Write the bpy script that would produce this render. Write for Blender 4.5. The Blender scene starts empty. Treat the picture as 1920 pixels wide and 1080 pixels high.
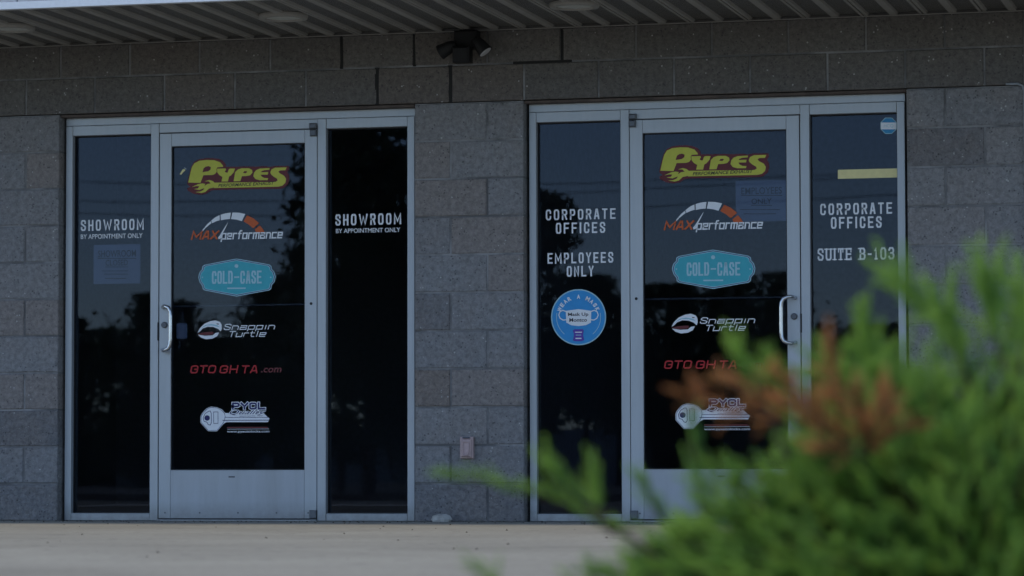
import bpy, math, random
import numpy as np
from mathutils import Vector, Matrix
from mathutils.geometry import tessellate_polygon

SC = bpy.context.scene
COL = SC.collection
R = math.radians

# ------------------------------------------------------------------ camera
CAM = np.array([6.9008, -16.7843, 0.30]); YAW, PIT, ROLL, F = 0.25233, 0.0540971, -0.0021667, 6133.4
def _axes():
    cy, sy = math.cos(YAW), math.sin(YAW)
    w = np.array([-sy*math.cos(PIT), cy*math.cos(PIT), math.sin(PIT)])
    r = np.array([cy, sy, 0.0]); u = np.cross(r, w)
    return (r*math.cos(ROLL)+u*math.sin(ROLL), -r*math.sin(ROLL)+u*math.cos(ROLL), w)
RX, UX, WX = _axes()
cd = bpy.data.cameras.new('camera'); cam = bpy.data.objects.new('camera', cd); COL.objects.link(cam)
cam.matrix_world = Matrix(((RX[0], UX[0], -WX[0], CAM[0]), (RX[1], UX[1], -WX[1], CAM[1]), (RX[2], UX[2], -WX[2], CAM[2]), (0, 0, 0, 1)))
cd.sensor_width = 36; cd.lens = F/1920*36; cd.clip_start = 0.2; cd.clip_end = 2000
cd.dof.use_dof = True; cd.dof.focus_distance = 17.2; cd.dof.aperture_fstop = 3.6
SC.camera = cam

# ------------------------------------------------------------------ sky and sun
SUN_EL, SUN_AZ = R(54), R(-110)
wd = bpy.data.worlds.new('World'); SC.world = wd; wd.use_nodes = True
nt = wd.node_tree; nt.nodes.clear()
sky = nt.nodes.new('ShaderNodeTexSky'); sky.sky_type = 'NISHITA'; sky.sun_disc = False
sky.sun_elevation = SUN_EL; sky.sun_rotation = SUN_AZ; sky.air_density = 0.7; sky.dust_density = 0.3; sky.ozone_density = 1.0
bg = nt.nodes.new('ShaderNodeBackground'); bg.inputs[1].default_value = 0.15
wo = nt.nodes.new('ShaderNodeOutputWorld')
nt.links.new(sky.outputs[0], bg.inputs[0]); nt.links.new(bg.outputs[0], wo.inputs[0])
ld = bpy.data.lights.new('sun', 'SUN'); sun = bpy.data.objects.new('sun', ld); COL.objects.link(sun)
ld.energy = 1.25; ld.angle = R(10); ld.color = (1, 0.89, 0.74)
sd = Vector((math.sin(SUN_AZ)*math.cos(SUN_EL), math.cos(SUN_AZ)*math.cos(SUN_EL), math.sin(SUN_EL)))
sun.rotation_euler = sd.to_track_quat('Z', 'Y').to_euler()
vs = SC.view_settings; vs.view_transform = 'Standard'; vs.look = 'None'; vs.exposure = 0.5; vs.gamma = 1.0
vs.use_curve_mapping = False
SC.render.film_transparent = False
try:
    SC.cycles.use_denoising = True; SC.cycles.max_bounces = 8; SC.cycles.transparent_max_bounces = 16
except Exception: pass

# ------------------------------------------------------------------ helpers
def ray(px, py): return WX*F + RX*(px-960) + UX*(540-py)
def at(px, py, Y):
    d = ray(px, py); t = (Y-CAM[1])/d[1]; p = CAM+d*t; return float(p[0]), float(p[2])
def deep(px, py, depth): return CAM + ray(px, py)/F*depth
def bounce(px, py, Y):               # what a window pane facing the street mirrors at that distance
    d = ray(px, py)*np.array([1, -1, 1]); c = CAM*np.array([1, -1, 1])+np.array([0, .2, 0]); t = (Y-c[1])/d[1]; p = c+d*t
    return float(p[0]), float(p[2])

def tag(o, label=None, cat=None, group=None, kind=None):
    if label: o['label'] = label
    if cat: o['category'] = cat
    if group: o['group'] = group
    if kind: o['kind'] = kind
    return o
def empty(name, loc, label, cat, group=None):
    o = bpy.data.objects.new(name, None); COL.objects.link(o); o.location = loc; o.empty_display_size = .1
    return tag(o, label, cat, group)
def link(name, me, parent=None, loc=(0, 0, 0), kind=None):
    o = bpy.data.objects.new(name, me); COL.objects.link(o); o.location = loc
    if parent: o.parent = parent
    if kind: o['kind'] = kind
    return o

class MB:
    def __init__(s): s.v = []; s.f = []; s.m = []
    def add(s, vs, fs, mi=0):
        b = len(s.v); s.v += [tuple(map(float, v)) for v in vs]; s.f += [tuple(b+i for i in f) for f in fs]; s.m += [mi]*len(fs); return s
    def box(s, x0, x1, y0, y1, z0, z1, mi=0):
        return s.add([(x0,y0,z0),(x1,y0,z0),(x1,y1,z0),(x0,y1,z0),(x0,y0,z1),(x1,y0,z1),(x1,y1,z1),(x0,y1,z1)],
                     [(0,3,2,1),(4,5,6,7),(0,1,5,4),(1,2,6,5),(2,3,7,6),(3,0,4,7)], mi)
    def cbox(s, x0, x1, y0, y1, z0, z1, b=.002, mi=0):   # box with a chamfered front (towards -y)
        return s.add([(x0,y0+b,z0),(x1,y0+b,z0),(x1,y0+b,z1),(x0,y0+b,z1),(x0,y1,z0),(x1,y1,z0),(x1,y1,z1),(x0,y1,z1),
                      (x0+b,y0,z0+b),(x1-b,y0,z0+b),(x1-b,y0,z1-b),(x0+b,y0,z1-b)],
                     [(8,9,10,11),(0,1,9,8),(1,2,10,9),(2,3,11,10),(3,0,8,11),(0,4,5,1),(1,5,6,2),(2,6,7,3),(3,7,4,0),(4,7,6,5)], mi)
    def tube(s, pts, rad, n=8, mi=0, cap=True):
        pts = [Vector(p) for p in pts]; rads = rad if isinstance(rad, (list, tuple)) else [rad]*len(pts)
        b = len(s.v); prev = None
        for i, p in enumerate(pts):
            t = (pts[min(i+1, len(pts)-1)]-pts[max(i-1, 0)]).normalized()
            if prev is None: a = t.orthogonal().normalized()
            else: a = (prev-t*prev.dot(t)).normalized()
            prev = a; c = t.cross(a)
            for k in range(n):
                q = 2*math.pi*k/n; s.v.append(tuple(p+(a*math.cos(q)+c*math.sin(q))*rads[i]))
        for i in range(len(pts)-1):
            for k in range(n):
                s.f.append((b+i*n+k, b+i*n+(k+1)%n, b+(i+1)*n+(k+1)%n, b+(i+1)*n+k)); s.m.append(mi)
        if cap:
            s.f.append(tuple(b+k for k in range(n))[::-1]); s.m.append(mi)
            e = b+(len(pts)-1)*n; s.f.append(tuple(e+k for k in range(n))); s.m.append(mi)
        return s
    def mesh(s, name, mats, smooth=False):
        me = bpy.data.meshes.new(name); me.from_pydata(s.v, [], s.f)
        for m in (mats if isinstance(mats, (list, tuple)) else [mats]): me.materials.append(m)
        me.polygons.foreach_set('material_index', s.m)
        if smooth: me.polygons.foreach_set('use_smooth', [True]*len(me.polygons))
        me.update(); return me
    def build(s, name, mats, parent=None, loc=(0, 0, 0), smooth=False, kind=None):
        return link(name, s.mesh(name, mats, smooth), parent, loc, kind)

# ------------------------------------------------------------------ materials
class NT:
    def __init__(s, name):
        s.mat = bpy.data.materials.new(name); s.mat.use_nodes = True; s.t = s.mat.node_tree; s.t.nodes.clear()
        s.out = s.n('ShaderNodeOutputMaterial')
    def n(s, typ, **kw):
        x = s.t.nodes.new(typ)
        for k, v in kw.items():
            if k.startswith('i_'):
                key = k[2:]; key = int(key) if key.isdigit() else key.replace('_', ' ')
                x.inputs[key].default_value = v
            else: setattr(x, k, v)
        return x
    def l(s, a, b): s.t.links.new(a, b)
    def ramp(s, fac, stops):
        r = s.n('ShaderNodeValToRGB'); e = r.color_ramp.elements
        while len(e) < len(stops): e.new(.5)
        for x, (p, c) in zip(e, stops): x.position = p; x.color = (*c, 1) if len(c) == 3 else c
        s.l(fac, r.inputs[0]); return r.outputs[0]
    def mix(s, fac, a, b, mode='MIX'):
        m = s.n('ShaderNodeMix', data_type='RGBA', blend_type=mode)
        for sock, v in ((m.inputs[0], fac), (m.inputs[6], a), (m.inputs[7], b)):
            if hasattr(v, 'links'): s.l(v, sock)
            else: sock.default_value = v if not isinstance(v, tuple) else ((*v, 1) if len(v) == 3 else v)
        return m.outputs[2]
    def noise(s, scale, detail=4, rough=.6, vec=None, dist=0):
        x = s.n('ShaderNodeTexNoise'); x.inputs['Scale'].default_value = scale; x.inputs['Detail'].default_value = detail
        x.inputs['Roughness'].default_value = rough; x.inputs['Distortion'].default_value = dist
        if vec is not None: s.l(vec, x.inputs[0])
        return x.outputs[0]
    def math(s, op, a, b=None):
        x = s.n('ShaderNodeMath', operation=op)
        for i, v in enumerate((a, b)):
            if v is None: continue
            if hasattr(v, 'links'): s.l(v, x.inputs[i])
            else: x.inputs[i].default_value = v
        return x.outputs[0]
    def bump(s, h, st, dist=.01, nrm=None):
        b = s.n('ShaderNodeBump'); b.inputs['Strength'].default_value = st; b.inputs['Distance'].default_value = dist
        s.l(h, b.inputs['Height'])
        if nrm is not None: s.l(nrm, b.inputs['Normal'])
        return b.outputs[0]
    def bsdf(s, col, rough=.6, metal=0, nrm=None, spec=.5):
        p = s.n('ShaderNodeBsdfPrincipled')
        for key, v in (('Base Color', col), ('Roughness', rough), ('Metallic', metal)):
            if hasattr(v, 'links'): s.l(v, p.inputs[key])
            else: p.inputs[key].default_value = (*v, 1) if isinstance(v, tuple) else v
        p.inputs['Specular IOR Level'].default_value = spec
        if nrm is not None: s.l(nrm, p.inputs['Normal'])
        s.l(p.outputs[0], s.out.inputs[0]); return p
    def geo(s): return s.n('ShaderNodeNewGeometry').outputs['Position']

def flat(name, col, rough=.6, metal=0, var=.12, scale=30, spec=.5):
    t = NT(name); n = t.noise(scale, 3, vec=t.geo())
    c = t.ramp(n, [(.3, tuple(max(0, x*(1-var)) for x in col)), (.7, tuple(x*(1+var) for x in col))])
    t.bsdf(c, rough, metal, spec=spec); return t.mat

def block_mat(name, rough_amt, base, alt, red):
    t = NT(name); g = t.geo(); oi = t.n('ShaderNodeObjectInfo').outputs['Random']
    c = t.ramp(oi, [(0, base), (.3, tuple(x*.93 for x in base)), (.55, alt), (.80, base), (.88, red), (.96, red), (1, alt)])
    # broad mottling, pale and dark aggregate
    m = t.noise(3.5, 5, .6, g, .5)
    c = t.mix(t.ramp(m, [(.35, (0, 0, 0)), (.7, (1, 1, 1))]), c, t.mix(.5, c, red))
    m2 = t.noise(38, 5, .8, g, .4)
    c = t.mix(1.0, c, t.ramp(m2, [(.32, (.66,)*3), (.5, (1,)*3), (.68, (1.3,)*3)]), 'MULTIPLY')
    v = t.n('ShaderNodeTexVoronoi'); v.inputs['Scale'].default_value = 42; t.l(g, v.inputs[0])
    sp = t.noise(14, 2, .5, g)
    fleck = t.math('MULTIPLY', t.math('LESS_THAN', v.outputs[0], .19), t.math('GREATER_THAN', sp, .60))
    c = t.mix(t.math('MULTIPLY', fleck, .55), c, (.62, .62, .60))
    v2 = t.n('ShaderNodeTexVoronoi'); v2.inputs['Scale'].default_value = 50; t.l(g, v2.inputs[0])
    pit = t.math('MULTIPLY', t.math('LESS_THAN', v2.outputs[0], .24), t.math('LESS_THAN', sp, .46))
    c = t.mix(t.math('MULTIPLY', pit, .6), c, (.05, .05, .055))
    h = t.noise(26, 6, .7, g, .6)
    nm = t.bump(h, rough_amt, .02)
    nm = t.bump(t.math('SUBTRACT', t.noise(120, 3, .7, g), pit), rough_amt*.5, .006, nm)
    t.bsdf(c, .93, 0, nm, .2); return t.mat
M = {}
M['block'] = block_mat('concrete_block', .55, (.232, .237, .245), (.248, .25, .254), (.245, .224, .212))
M['block_rough'] = block_mat('split_face_block', 1.0, (.215, .217, .225), (.24, .24, .243), (.25, .22, .20))
def m_mortar():
    t = NT('mortar'); g = t.geo(); n = t.noise(2.6, 5, .7, g, .6)
    c = t.ramp(n, [(.40, (.14, .14, .14)), (.52, (.22, .22, .22)), (.62, (.30, .30, .30))])
    t.bsdf(c, .95, 0, t.bump(t.noise(90, 3, .7, g), .5, .006), .2); return t.mat
M['mortar'] = m_mortar()
M['shade_tinted_block'] = block_mat('shade_tinted_course', .5, (.142, .136, .128), (.16, .154, .145), (.15, .133, .12))  # top two courses: canopy shade painted in as a darker, browner block mix
M['sealant'] = flat('dark_sealant', (.012, .0115, .011), .8)
M['rust'] = flat('painted_steel_lintel', (.085, .062, .05), .7, var=.35, scale=12)
def m_alu(name, col, rough=.42, metal=.35):
    t = NT(name); g = t.geo(); mp = t.n('ShaderNodeMapping'); mp.inputs['Scale'].default_value = (1, 1, .12); t.l(g, mp.inputs[0])
    n = t.noise(16, 5, .6, mp.outputs[0]); n2 = t.noise(2.2, 3, .6, g)
    c = t.ramp(n, [(.3, tuple(x*.9 for x in col)), (.7, tuple(x*1.06 for x in col))])
    c = t.mix(1., c, t.ramp(n2, [(.3, (.97,)*3), (.7, (1.02,)*3)]), 'MULTIPLY')
    sep = t.n('ShaderNodeSeparateXYZ'); t.l(g, sep.inputs[0])   # splashed dirt on the lowest few centimetres
    low = t.math('MULTIPLY', t.math('MAXIMUM', t.math('SUBTRACT', 1.0, t.math('MULTIPLY', sep.outputs[2], 9.0)), 0.0), t.noise(22, 4, .7, g))
    c = t.mix(low, c, (.16, .145, .125))
    t.bsdf(c, t.ramp(n, [(.3, (rough-.05,)*3), (.7, (rough+.1,)*3)]), metal); return t.mat
M['alu'] = m_alu('clear_anodised_aluminium', (.45, .485, .51))
M['alu_kick'] = m_alu('aluminium_kick_plate', (.40, .43, .465), .36, .45)
M['steel'] = flat('brushed_steel_pull', (.62, .64, .66), .24, .9, .05)
M['hinge'] = flat('dull_pivot_metal', (.13, .14, .155), .45, .6)
M['gasket'] = flat('black_gasket', (.012, .012, .013), .6)
def m_glass():
    t = NT('tinted_glass'); g = t.geo()
    nm = t.bump(t.noise(1.7, 1, .4, g), .012, .02)
    fr = t.n('ShaderNodeFresnel'); fr.inputs[0].default_value = 1.52; t.l(nm, fr.inputs[1])
    tr = t.n('ShaderNodeBsdfTransparent'); tr.inputs[0].default_value = (.68, .71, .76, 1)
    gl = t.n('ShaderNodeBsdfGlossy'); gl.inputs['Roughness'].default_value = .0; gl.inputs[0].default_value = (.33, .39, .50, 1); t.l(nm, gl.inputs['Normal'])
    mx = t.n('ShaderNodeMixShader'); t.l(fr.outputs[0], mx.inputs[0]); t.l(tr.outputs[0], mx.inputs[1]); t.l(gl.outputs[0], mx.inputs[2])
    t.l(mx.outputs[0], t.out.inputs[0]); return t.mat
M['glass'] = m_glass()
def m_conc():
    t = NT('walkway_concrete'); g = t.geo()
    a = t.noise(.9, 5, .6, g, .4); b = t.noise(26, 5, .7, g)
    c = t.ramp(a, [(.3, (.275, .26, .21)), (.55, (.335, .318, .258)), (.75, (.38, .362, .295))])
    c = t.mix(1., c, t.ramp(b, [(.3, (.80,)*3), (.55, (1.02,)*3), (.75, (1.15,)*3)]), 'MULTIPLY')
    s = t.noise(3.1, 3, .6, g); c = t.mix(t.ramp(s, [(.62, (0, 0, 0)), (.72, (.55,)*3)]), c, (.17, .16, .145))
    v = t.n('ShaderNodeTexVoronoi'); v.inputs['Scale'].default_value = 5; t.l(g, v.inputs[0])
    c = t.mix(t.math('MULTIPLY', t.math('LESS_THAN', v.outputs[0], .11), .55), c, (.07, .065, .06))
    t.bsdf(c, .9, 0, t.bump(b, .35, .008), .25); return t.mat
M['concrete'] = m_conc()
def m_soil():
    t = NT('mulch'); g = t.geo(); n = t.noise(40, 5, .7, g)
    t.bsdf(t.ramp(n, [(.3, (.03, .02, .014)), (.7, (.10, .07, .045))]), .95, 0, t.bump(n, 1, .03), .2); return t.mat
M['soil'] = m_soil()
def m_asph():
    t = NT('asphalt'); g = t.geo(); n = t.noise(60, 5, .7, g)
    t.bsdf(t.ramp(n, [(.3, (.14, .137, .13)), (.7, (.22, .215, .205))]), .9, 0, t.bump(n, .5, .01), .3); return t.mat
M['asphalt'] = m_asph()
def m_soffit(perf):
    t = NT('soffit_perforated' if perf else 'soffit_paint'); g = t.geo()
    n = t.noise(5, 3, .6, g); c = t.ramp(n, [(.3, (.29, .28, .255)), (.7, (.35, .335, .305))])
    if perf:
        sep = t.n('ShaderNodeSeparateXYZ'); t.l(g, sep.inputs[0])
        k = 2*math.pi/.0115
        sx = t.math('SINE', t.math('MULTIPLY', sep.outputs[0], k)); sy = t.math('SINE', t.math('MULTIPLY', sep.outputs[1], k*.5))
        hole = t.math('GREATER_THAN', t.math('MULTIPLY', sx, sy), .17)
        hole2 = t.math('LESS_THAN', t.math('MULTIPLY', sx, sy), -.17)
        c = t.mix(t.math('MAXIMUM', hole, hole2), c, (.022, .022, .022))
    t.bsdf(c, .5); return t.mat
M['soffit'] = m_soffit(False); M['soffit_perf'] = m_soffit(True)
M['fascia'] = flat('fascia_panel_paint', (.42, .44, .48), .45, .1)
M['trim'] = flat('drip_edge_trim', (.74, .78, .82), .35, .1, .04)
M['lens'] = flat('frosted_lens', (.55, .56, .52), .35)
M['black'] = flat('black_fixture', (.006, .006, .007), .7)
M['lampface'] = flat('lamp_glass', (.55, .55, .55), .2)
M['box'] = flat('taupe_outlet_box', (.50, .375, .37), .5, .2)
M['interior'] = flat('interior_wall_paint', (.5, .51, .53), .8)
M['carpet'] = flat('interior_carpet', (.14, .145, .15), .95)
M['ceil'] = flat('interior_ceiling_tile', (.6, .61, .62), .9)
M['white'] = flat('white_vinyl', (.80, .83, .86), .5, var=.03)
M['paper'] = flat('paper_sheet', (.42, .48, .60), .8, var=.03)
M['ink'] = flat('black_ink', (.03, .03, .04), .7)
M['yellow'] = flat('lime_yellow_vinyl', (.56, .56, .06), .5, var=.04)
M['maroon'] = flat('maroon_vinyl', (.12, .008, .012), .5)
M['vblack'] = flat('black_vinyl', (.006, .007, .008), .5)
M['orange'] = flat('orange_vinyl', (.55, .10, .015), .5, var=.05)
M['teal'] = flat('teal_vinyl', (.04, .40, .48), .5, var=.05)
M['paleteal'] = flat('pale_teal_vinyl', (.36, .60, .68), .5, var=.05)
M['red'] = flat('red_vinyl', (.42, .003, .008), .5, var=.04)
M['dimred'] = flat('dark_red_vinyl', (.12, .008, .012), .5)
M['navy'] = flat('navy_vinyl', (.01, .012, .11), .5)
M['skyblue'] = flat('sky_blue_vinyl', (.02, .29, .66), .5, var=.04)
M['purple'] = flat('purple_vinyl', (.09, .04, .38), .5)
M['stickblue'] = flat('sticker_blue', (.02, .25, .5), .5)
M['strip'] = flat('pale_yellow_strip', (.80, .72, .34), .5, var=.05)
M['stone'] = flat('pale_chipped_stone', (.40, .39, .36), .9, var=.2)
M['cable'] = flat('grey_cable', (.30, .33, .36), .6)
M['bark'] = flat('juniper_bark', (.07, .045, .03), .9, var=.3)
def m_leaf(name, tr=.1):
    t = NT(name); a = t.n('ShaderNodeAttribute'); a.attribute_name = 'tint'
    p = t.bsdf(a.outputs['Color'], .55)
    tl = t.n('ShaderNodeBsdfTranslucent'); t.l(a.outputs['Color'], tl.inputs[0])
    mx = t.n('ShaderNodeMixShader'); mx.inputs[0].default_value = tr; t.l(p.outputs[0], mx.inputs[1]); t.l(tl.outputs[0], mx.inputs[2])
    t.l(mx.outputs[0], t.out.inputs[0]); return t.mat
M['leaf'] = m_leaf('juniper_foliage'); M['tree_leaf'] = flat('tree_foliage', (.085, .115, .045), .6, var=.5, scale=3)

# ------------------------------------------------------------------ ground (structure)
U = 0.2032
def sheet(name, x0, x1, y0, y1, z, mat):
    me = MB().add([(x0,y0,z),(x1,y0,z),(x1,y1,z),(x0,y1,z)], [(0,1,2,3)]).mesh(name, mat); return link(name, me, kind='structure')
sheet('ground', -600, 600, -700, 500, -.16, M['asphalt'])
link('walkway', MB().box(-40, 40, -9.0, .25, -.155, 0, 0).mesh('walkway', M['concrete']), kind='structure')
link('planting_bed', MB().box(-30, 34, -19.0, -9.16, -.155, -.03, 0).mesh('planting_bed', M['soil']), kind='structure')
link('kerb', MB().cbox(-30.15, 34.15, -9.15, -9.0, -.15, .004, .01).mesh('kerb', M['concrete']), kind='structure')

# ------------------------------------------------------------------ block wall
wall = empty('block_wall', (0, 0, 0), 'grey split face concrete block wall with two aluminium glass entrances', 'wall')
J = .0095
OPEN = [(0, 2.032), (2.6416, 4.6736)]
cache = {}
cg = random.Random(9)
def block_mesh(w, h, rough):
    k = (round(w, 3), round(h, 3), rough, cg.randrange(5))
    if k not in cache:
        per = []                                     # perimeter, four edges in thirds
        cs = [(-w/2, 0), (w/2, 0), (w/2, h), (-w/2, h)]
        for i in range(4):
            a, b = cs[i], cs[(i+1) % 4]
            for t in (0, .33, .67): per.append((a[0]+(b[0]-a[0])*t, a[1]+(b[1]-a[1])*t))
        m = MB(); n = len(per)
        def inn(p, e): return (p[0]-e*(1 if p[0] > 0 else -1) if abs(abs(p[0])-w/2) < 1e-6 else p[0]+cg.uniform(-.01, .01), p[1]+e*(1 if p[1] < h/2 else -1) if (p[1] < 1e-6 or p[1] > h-1e-6) else p[1]+cg.uniform(-.01, .01))
        V = [(p[0], .005, p[1]) for p in per]+[(p[0], .19, p[1]) for p in per]
        ip = [inn(p, cg.uniform(.002, .0065)) for p in per]; V += [(p[0], cg.uniform(-.001, .0015), p[1]) for p in ip]
        Fs = [tuple(2*n+i for i in range(n))]
        for i in range(n): j = (i+1) % n; Fs += [(i, j, 2*n+j, 2*n+i), (n+i, n+j, j, i)]
        m.add(V, Fs)
        cache[k] = m.mesh('block', M['shade_tinted_block' if rough == 2 else 'block_rough' if rough else 'block'])
    return cache[k]
rb = random.Random(4)
nblk = 0
CJ = 5.2832
for row in range(1, 14):
    z0 = (row-1)*U; h = U-J if row < 13 else 2.612-z0
    off = 2.032 + (U if row % 2 == 0 else 0)
    xs = []
    k = -22
    while off+k*2*U < 10:
        a, b = off+k*2*U, off+(k+1)*2*U; k += 1
        segs = [(a, b)]
        if row <= 11:
            for (o0, o1) in OPEN:
                ns = []
                for (s0, s1) in segs:
                    if s1 <= o0+1e-4 or s0 >= o1-1e-4: ns.append((s0, s1)); continue
                    if s0 < o0-1e-4: ns.append((s0, o0))
                    if s1 > o1+1e-4: ns.append((o1, s1))
                segs = ns
        ns = []
        for (s0, s1) in segs:
            if s0 < CJ-1e-3 < s1-2e-3: ns += [(s0, CJ), (CJ, s1)]
            else: ns.append((s0, s1))
        for (s0, s1) in ns:
            if s1-s0 < .05 or s1 < -5.2 or s0 > 9.4: continue
            w = s1-s0-J
            rough = row in (1,) or (row in (12,) and rb.random() < .45) or rb.random() < .08
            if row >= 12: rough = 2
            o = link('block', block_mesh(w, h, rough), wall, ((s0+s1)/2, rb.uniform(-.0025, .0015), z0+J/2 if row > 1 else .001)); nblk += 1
mm = MB()
for (x0, x1, z0, z1) in [(-5.2, -.006, 0, 2.2352), (2.038, 2.6356, 0, 2.2352), (4.6796, 9.4, 0, 2.2352), (-5.2, 9.4, 2.2412, 2.612)]:
    mm.box(x0, x1, .005, .185, z0, z1)
mm.build('mortar_joint', M['mortar'], wall)
MB().box(-5.2, 9.4, .0, .19, 2.70, 4.6).build('upper_wall', M['fascia'], wall)
for (a, b) in OPEN:
    MB().box(a-.0, b+.0, .012, .16, 2.222, 2.2345).build('steel_lintel', M['rust'], wall)
# open joints filled with dark sealant above the doors
for (px, y0, y1) in [(640, 64, 124), (777, 61, 123), (1054, 52, 108)]:
    X, _ = at(px, 90, 0); MB().box(X-.008, X+.008, -.0005, .02, 2.4385, 2.611).build('sealant_strip', M['sealant'], wall)
for px in (707, 844):
    X, _ = at(px, 160, 0); MB().box(X-.0115, X+.0115, -.001, .02, 2.238, 2.437).build('sealant_strip', M['sealant'], wall)
Xa, _ = at(962, 118, 0); Xb, _ = at(1072, 118, 0)
MB().box(Xa, Xb, -.001, .02, 2.432, 2.446).build('sealant_strip', M['sealant'], wall)

# ------------------------------------------------------------------ canopy
OVY = -1.45; ZS = 2.6196
can = empty('entrance_canopy', (0, 0, ZS), 'flat entrance canopy with ribbed perforated metal soffit and pale drip edge', 'canopy')
def soffit_mesh():
    g, p, rb_, s = .003, .012, .019, .006
    W = .3048
    prof = [(g, p+.004, 0), (g+.001, 0, 0), (rb_, 0, 0), (rb_+s, p, 1), (W/2-rb_-s, p, 0), (W/2-rb_, 0, 0), (W/2+rb_, 0, 0), (W/2+rb_+s, p, 1), (W-rb_-s, p, 0), (W-rb_, 0, 0), (W-g-.001, 0, 0), (W-g, p+.004, 0)]
    m = MB(); L0, L1 = OVY+.03-0, -.004
    for i in range(len(prof)-1):
        (x0, z0, _), (x1, z1, _) = prof[i], prof[i+1]
        mi = 1 if (abs(z0-p) < 1e-6 and abs(z1-p) < 1e-6) else 0
        m.add([(x0, L0, z0), (x1, L0, z1), (x1, L1, z1), (x0, L1, z0)], [(0, 3, 2, 1)], mi)
    for i in range(1, len(prof)-2): pass
    return m.mesh('soffit_panel', [M['soffit'], M['soffit_perf']])
sm = soffit_mesh()
Xseam, _ = at(777, 61, 0)
n0 = -22
for k in range(n0, n0+46):
    link('soffit_panel', sm, can, (Xseam-.008+k*.3048+.0, 0, 0))
XA, XB = Xseam+n0*.3048, Xseam+(n0+46)*.3048
MB().box(XA, XB, -.03, .0-.003, -.0045, -.0015).box(XA, XB, -.0055, -.0025, -.0015, .03).build('wall_channel', M['soffit'], can)
MB().box(XA, XB, OVY+.03, .0, .03, .05).build('canopy_deck', M['black'], can)
MB().box(XA-.01, XB+.01, OVY-.012, OVY+.03, -.006, .030).build('drip_edge', M['trim'], can)
x = XA
while x < XB-.05:
    MB().cbox(x+.003, x+.4572-.003, OVY, OVY+.03, .0305, .75, .004).build('fascia_panel', M['fascia'], can)
    x += .4572
MB().box(XA, XB, OVY+.031, -.003, .74, .78).build('canopy_roof', M['fascia'], can)
# downlights
def disc_ring(m, r0, r1, z0, z1, n=40, mi=0, c=(0, 0)):
    vs = []; fs = []
    for k in range(n):
        a = 2*math.pi*k/n; vs += [(c[0]+math.cos(a)*r0, c[1]+math.sin(a)*r0, z0), (c[0]+math.cos(a)*r1, c[1]+math.sin(a)*r1, z1)]
    for k in range(n): j = (k+1) % n; fs.append((2*k, 2*k+1, 2*j+1, 2*j))
    m.add(vs, fs, mi); return m
LB = ['round white soffit downlight cut by the left edge of the picture', 'round white soffit downlight above the left glass entrance', 'round white soffit downlight between floodlight and right entrance']
for i, (X, Y) in enumerate([(.032, -.76), (1.558, -.785), (3.109, -.80)]):
    e = empty('soffit_downlight', (X, Y, ZS), LB[i], 'ceiling light', 'round downlights in the canopy soffit')
    m = MB(); disc_ring(m, .128, .124, -.001, -.012); disc_ring(m, .124, .098, -.012, -.014); disc_ring(m, .098, .094, -.014, -.004); disc_ring(m, .128, .128, .01, -.001)
    m.build('trim_ring', M['soffit'], e, smooth=False)
    m = MB(); disc_ring(m, .094, .06, -.005, -.010); disc_ring(m, .06, .001, -.010, -.012); m.build('lens', M['lens'], e, smooth=True)

# ------------------------------------------------------------------ twin floodlight
fl = empty('floodlight', (2.34, -.0, 2.55), 'black twin head security floodlight under the soffit between the entrances', 'floodlight')
m = MB(); m.cbox(-.062, .062, -.085, -.002, -.035, .062, .008); m.tube([(0, -.03, .062), (0, -.03, .068)], .045, 16); m.build('junction_box', M['black'], fl)
m = MB(); m.cbox(-.055, .038, -.15, -.07, -.115, -.03, .012); m.tube([(-.01, -.12, -.03), (-.01, -.11, -.036)], .02, 10); m.build('motion_sensor', M['black'], fl)
def flood(side):
    if side < 0: p = [(-.04, -.09, -.03), (-.075, -.11, -.03)]; a, b = Vector((-.045, -.11, -.012)), Vector((-.128, -.10, -.052))
    else: p = [(.045, -.09, .0), (.075, -.11, .0)]; a, b = Vector((.06, -.10, .012)), Vector((.115, -.102, -.058))
    d = (b-a); h = MB()
    h.tube([a+d*t for t in (0, .15, .45, .85, 1.0, 1.05)], [.016, .026, .034, .038, .041, .041], 20, cap=True)
    o = h.build('lamp_head', M['black'], fl, smooth=False)
    MB().tube(p, .012, 10).build('swivel_arm', M['black'], fl)
    l = MB().tube([b+d*.052, b+d*.075, b+d*.085], [.036, .033, .02], 20); l.build('lamp_lens', M['lampface'], o)
flood(-1); flood(1)

# ------------------------------------------------------------------ outlet box, stone, cable
ob = empty('outlet_box', (2.3295, 0, .393), 'small taupe weatherproof outlet cover low on the pillar between entrances', 'outlet box')
MB().cbox(-.036, .036, -.030, -.002, -.058, .058, .004).build('back_plate', M['box'], ob)
m = MB(); m.cbox(-.029, .029, -.043, -.0305, -.050, .046, .006); m.build('hinged_cover', M['box'], ob)
m = MB(); m.tube([(-.012, -.047, -.034), (-.017, -.047, -.02), (-.017, -.047, .03), (.017, -.047, .03), (.017, -.047, -.02), (.012, -.047, -.034), (0, -.047, -.043), (-.012, -.047, -.034)], .003, 6, cap=False); m.build('cover_rib', M['box'], ob)
MB().tube([(-.02, -.036, .053), (.02, -.036, .053)], .004, 8).build('hinge_pin', M['hinge'], ob)
rs = random.Random(8); m = MB(); vs = []; n = 10
for (zz, rr) in ((0, .05), (.012, .062), (.03, .05), (.038, .022)):
    for k in range(n):
        a = 2*math.pi*k/n; q = rr*rs.uniform(.8, 1.15); vs.append((math.cos(a)*q, math.sin(a)*q*.5, zz+rs.uniform(-.004, .004) if zz else 0))
fs = [(i*n+k, i*n+(k+1) % n, (i+1)*n+(k+1) % n, (i+1)*n+k) for i in range(3) for k in range(n)] + [tuple(range(3*n, 4*n))]
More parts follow.
